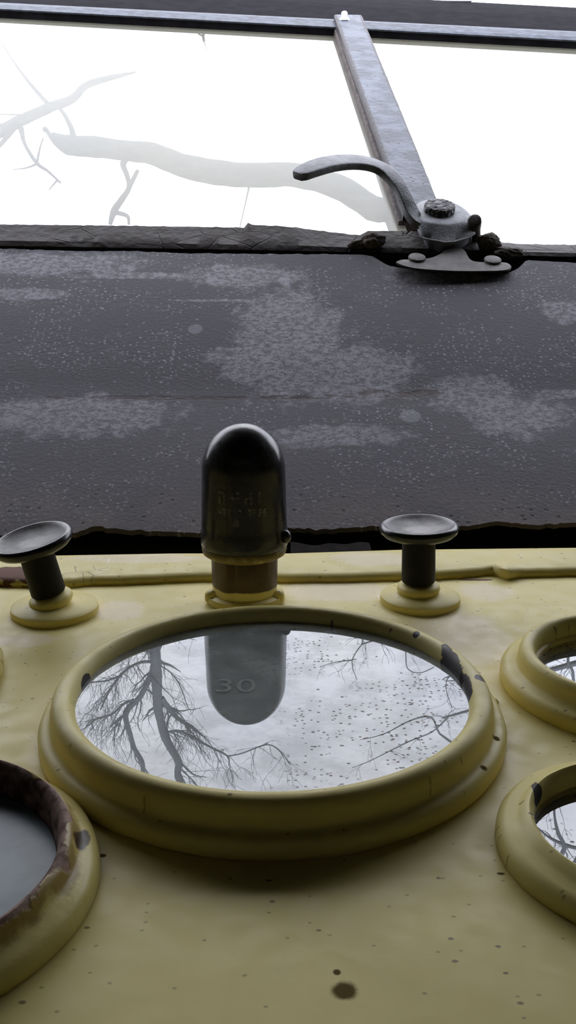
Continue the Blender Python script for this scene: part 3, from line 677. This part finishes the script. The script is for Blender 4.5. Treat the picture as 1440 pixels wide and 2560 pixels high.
# tree mirrored in the large gauge
YT = 95
def g(px, py, dy=0): return mirror(px, py, G, YT + dy)
K = .048                                         # units per photo pixel at that distance
def GL(lst, dy=0, k=1): return ([g(x, y, dy * i) for i, (x, y, w_) in enumerate(lst)], [w_ * K / 2 for x, y, w_ in lst], k)
top = g(384, 1585)
stem = [Vector((-52, YT, -30)), Vector((-48, YT, 0)), Vector((-41, YT, 20)), Vector((-31, YT, 29)), Vector((-21, YT - 1, 34)), top + Vector((-.8, 0, -3.5))]
main = [(384, 1585, 24), (388, 1640, 25), (392, 1700, 23), (394, 1760, 22), (400, 1800, 17), (412, 1840, 20), (427, 1870, 19), (446, 1905, 17), (444, 1940, 15), (456, 1968, 13), (462, 2000, 11), (470, 2060, 8)]
mg = GL(main)
limbs = [(stem + mg[0], [3.4, 2.8, 2.0, 1.4, 1.0, .72] + mg[1], .6),
    GL([(386, 1655, 12), (372, 1700, 12), (350, 1742, 13), (318, 1775, 14), (315, 1800, 13), (325, 1835, 12), (336, 1872, 12), (355, 1905, 12), (357, 1935, 9), (360, 1980, 6)], .3),
    GL([(392, 1640, 8), (402, 1610, 9), (415, 1585, 10), (432, 1560, 8)], .4, .4),
    GL([(342, 1748, 6), (312, 1758, 6), (280, 1785, 5), (240, 1798, 5), (222, 1815, 3)], -.4),
    GL([(322, 1780, 5), (300, 1795, 5), (275, 1818, 3)], .3, .4),
    GL([(386, 1655, 7), (355, 1655, 7), (325, 1668, 6), (300, 1690, 6), (275, 1725, 5), (262, 1750, 4), (251, 1775, 3)], -.6),
    GL([(300, 1690, 5), (265, 1702, 4), (220, 1706, 3)], .5, .6),
    GL([(375, 1630, 5), (345, 1622, 5), (325, 1640, 4), (290, 1635, 3)], .5, .6),
    GL([(404, 1745, 13), (425, 1775, 12), (450, 1800, 9), (480, 1818, 8), (505, 1838, 4)], .6),
    GL([(414, 1832, 5), (440, 1827, 6), (470, 1836, 6), (520, 1865, 5), (568, 1890, 4), (572, 1915, 2)], -.5),
    GL([(398, 1662, 3), (425, 1680, 3), (445, 1705, 3), (458, 1735, 2), (470, 1770, 2)], .5, .5),
    GL([(455, 1925, 4), (480, 1950, 3), (500, 1975, 2)], .5, .5),
    GL([(640, 1870, 3), (672, 1862, 3), (700, 1878, 3), (725, 1912, 2)], .5, .3),
    GL([(670, 1858, 2), (650, 1866, 3), (600, 1885, 3), (568, 1890, 3)], .5, .2)]
tree('leafless tree with a thick upright stem, mirrored at the left in the largest gauge', (-52, YT, -30), limbs, 11, 20, 4.6, 1)
# thin twigs mirrored at the right of the large gauge
def XL(pre, lst, dy=0, k=1):
    a, b, c = GL(lst, dy, k); return (pre + a, [.5 - .2 * i for i in range(len(pre))] + b, c)
e0 = g(1120, 1850)
limbs = [([Vector((46, YT + 4, -30)), Vector((48, YT + 3, 10)), Vector((44, YT + 1, 40)), e0 + Vector((9, 0, 3)), e0, g(1080, 1795), g(1030, 1800), g(960, 1835), g(900, 1850)], [2.2, 1.7, 1.0, .4, .14, .10, .08, .06, .03], .35),
    XL([Vector((44, YT + 1, 40))], [(1160, 1780, 6), (1120, 1795, 4), (1080, 1830, 3), (1020, 1855, 3), (930, 1900, 2), (880, 1920, 1.5)], .4, .6),
    XL([Vector((44, YT + 1, 40))], [(1160, 1700, 3), (1125, 1690, 3), (1115, 1720, 2), (1130, 1770, 2)], .4, .6),
    XL([Vector((46.8, YT + 2, 28)), Vector((30, YT, 36))], [(960, 1550, 3), (905, 1610, 3), (880, 1655, 2.5), (893, 1700, 1.5)], .4, .4),
    GL([(882, 1650, 4), (840, 1655, 2), (805, 1665, 1.5)], .4, .3),
    GL([(905, 1610, 4), (960, 1598, 3), (1010, 1620, 3), (1018, 1670, 2.5), (1050, 1682, 2), (1085, 1668, 2)], .4, .5)]
tree('slender leafless tree right of the window, twigs mirrored at the right of the largest gauge', (46, YT + 4, -30), limbs, 23, 10, 4, 1)
# trees mirrored in the right-hand gauges
def m2(px, py, dy=0): return mirror(px, py, .075, 70 + dy)
limbs = [([Vector((22.5, 70, -30)), Vector((23.5, 70, -4)), Vector((24, 70, 12)), m2(1424, 1600), m2(1432, 1680), m2(1438, 1760), m2(1445, 1850), m2(1460, 1930), m2(1480, 2000), m2(1500, 2100)], [1.1, .9, .5, .22, .2, .18, .16, .14, .1, .05], 1.6),
    ([m2(1445, 1850), m2(1420, 1890), m2(1390, 1960), m2(1386, 2030), m2(1395, 2080), m2(1410, 2120), m2(1375, 2180), m2(1350, 2240)], [.16, .17, .17, .16, .25, .3, .3, .2], 1.2),
    ([m2(1335, 2060), m2(1370, 2090), m2(1410, 2110), m2(1460, 2120), m2(1520, 2100)], [.1, .18, .28, .25, .2], 1),
    ([m2(1438, 1700), m2(1405, 1720), m2(1375, 1735), m2(1350, 1700), m2(1340, 1660)], [.1, .09, .07, .05, .03], 1.4),
    ([m2(1358, 1630), m2(1365, 1680), m2(1380, 1730), m2(1400, 1790)], [.05, .07, .08, .08], 1.2),
    ([m2(1440, 2240), m2(1410, 2190), m2(1440, 2150), m2(1480, 2110)], [.3, .25, .22, .2], 1)]
tree('leafless tree with dense forking limbs, mirrored in the two gauges at the right edge', (22.5, 70, -30), [(p, [q * .62 for q in rr], k) for p, rr, k in limbs], 31, 9, 3, 1)
# limbs seen directly through the left pane
def w_(px, py, Y=80): return at(px, py, Y=Y)
limbs = [([Vector((14, 78, -30)), Vector((13, 79, -14)), w_(1010, 585), w_(930, 520), w_(840, 465), w_(740, 438), w_(640, 438), w_(540, 432), w_(450, 412), w_(380, 384), w_(310, 376), w_(240, 368), w_(170, 362), w_(128, 338)],
        [1.7, 1.5, 1.1, 1.0, .95, .95, .95, .95, .9, .85, .8, .8, .75, .3], 0),
    ([w_(185, 350), w_(178, 320), w_(160, 285), w_(146, 268)], [.28, .2, .16, .12], 0),
    ([w_(322, 385), w_(308, 410), w_(318, 440), w_(322, 470), w_(300, 505), w_(284, 530), w_(275, 562)], [.34, .25, .2, .2, .26, .28, .15], 0),
    ([w_(284, 530), w_(318, 540), w_(322, 562)], [.2, .16, .1], 0), ([w_(345, 425), w_(322, 470)], [.16, .2], 0),
    ([w_(628, 440), w_(622, 470), w_(612, 515), w_(598, 575)], [.2, .09, .05, .04], 0), ([w_(130, 345), w_(110, 318), w_(112, 330)], [.2, .15, .1], 0)]
tree('pale leafless limb leaning across the left window pane', (14, 78, -30), limbs, 41, 0, 3, 0, bark=m_bark2)
def v(px, py, Y=88): return at(px, py, Y=Y)
limbs = [([Vector((-46, 88, -30)), Vector((-40, 88, -8)), v(-60, 350), v(0, 330), v(40, 308), v(90, 284), v(135, 265), v(180, 248), v(215, 214), v(270, 196), v(340, 180)], [1.3, 1.0, .55, .55, .5, .45, .42, .36, .3, .25, .08], 0),
    ([v(125, 265), v(95, 232), v(60, 190), v(25, 140), v(-10, 85)], [.22, .16, .12, .08, .05], 0),
    ([v(40, 312), v(15, 345), v(-20, 385)], [.3, .22, .15], 0),
    ([v(52, 318), v(62, 360), v(92, 408), v(120, 428), v(152, 458)], [.28, .16, .17, .12, .1], 0),
    ([v(92, 408), v(100, 370), v(108, 345)], [.13, .09, .07], 0), ([v(92, 410), v(65, 420), v(30, 424)], [.12, .07, .03], 0),
    ([v(145, 448), v(122, 475)], [.1, .05], 0), ([v(60, 288), v(20, 286), v(-10, 286)], [.1, .06, .05], 0),
    ([v(-60, 350), v(-250, 100), v(-150, -150), v(200, -140), v(540, -20), v(515, 60), v(508, 92), v(518, 128)], [.5, .5, .45, .4, .3, .14, .12, .04], 0), ([v(510, 92), v(495, 84)], [.08, .06], 0)]
tree('leafless tree with forking pale branches at the far left of the window', (-46, 88, -30), limbs, 43, 0, 3, 0, bark=m_bark2)
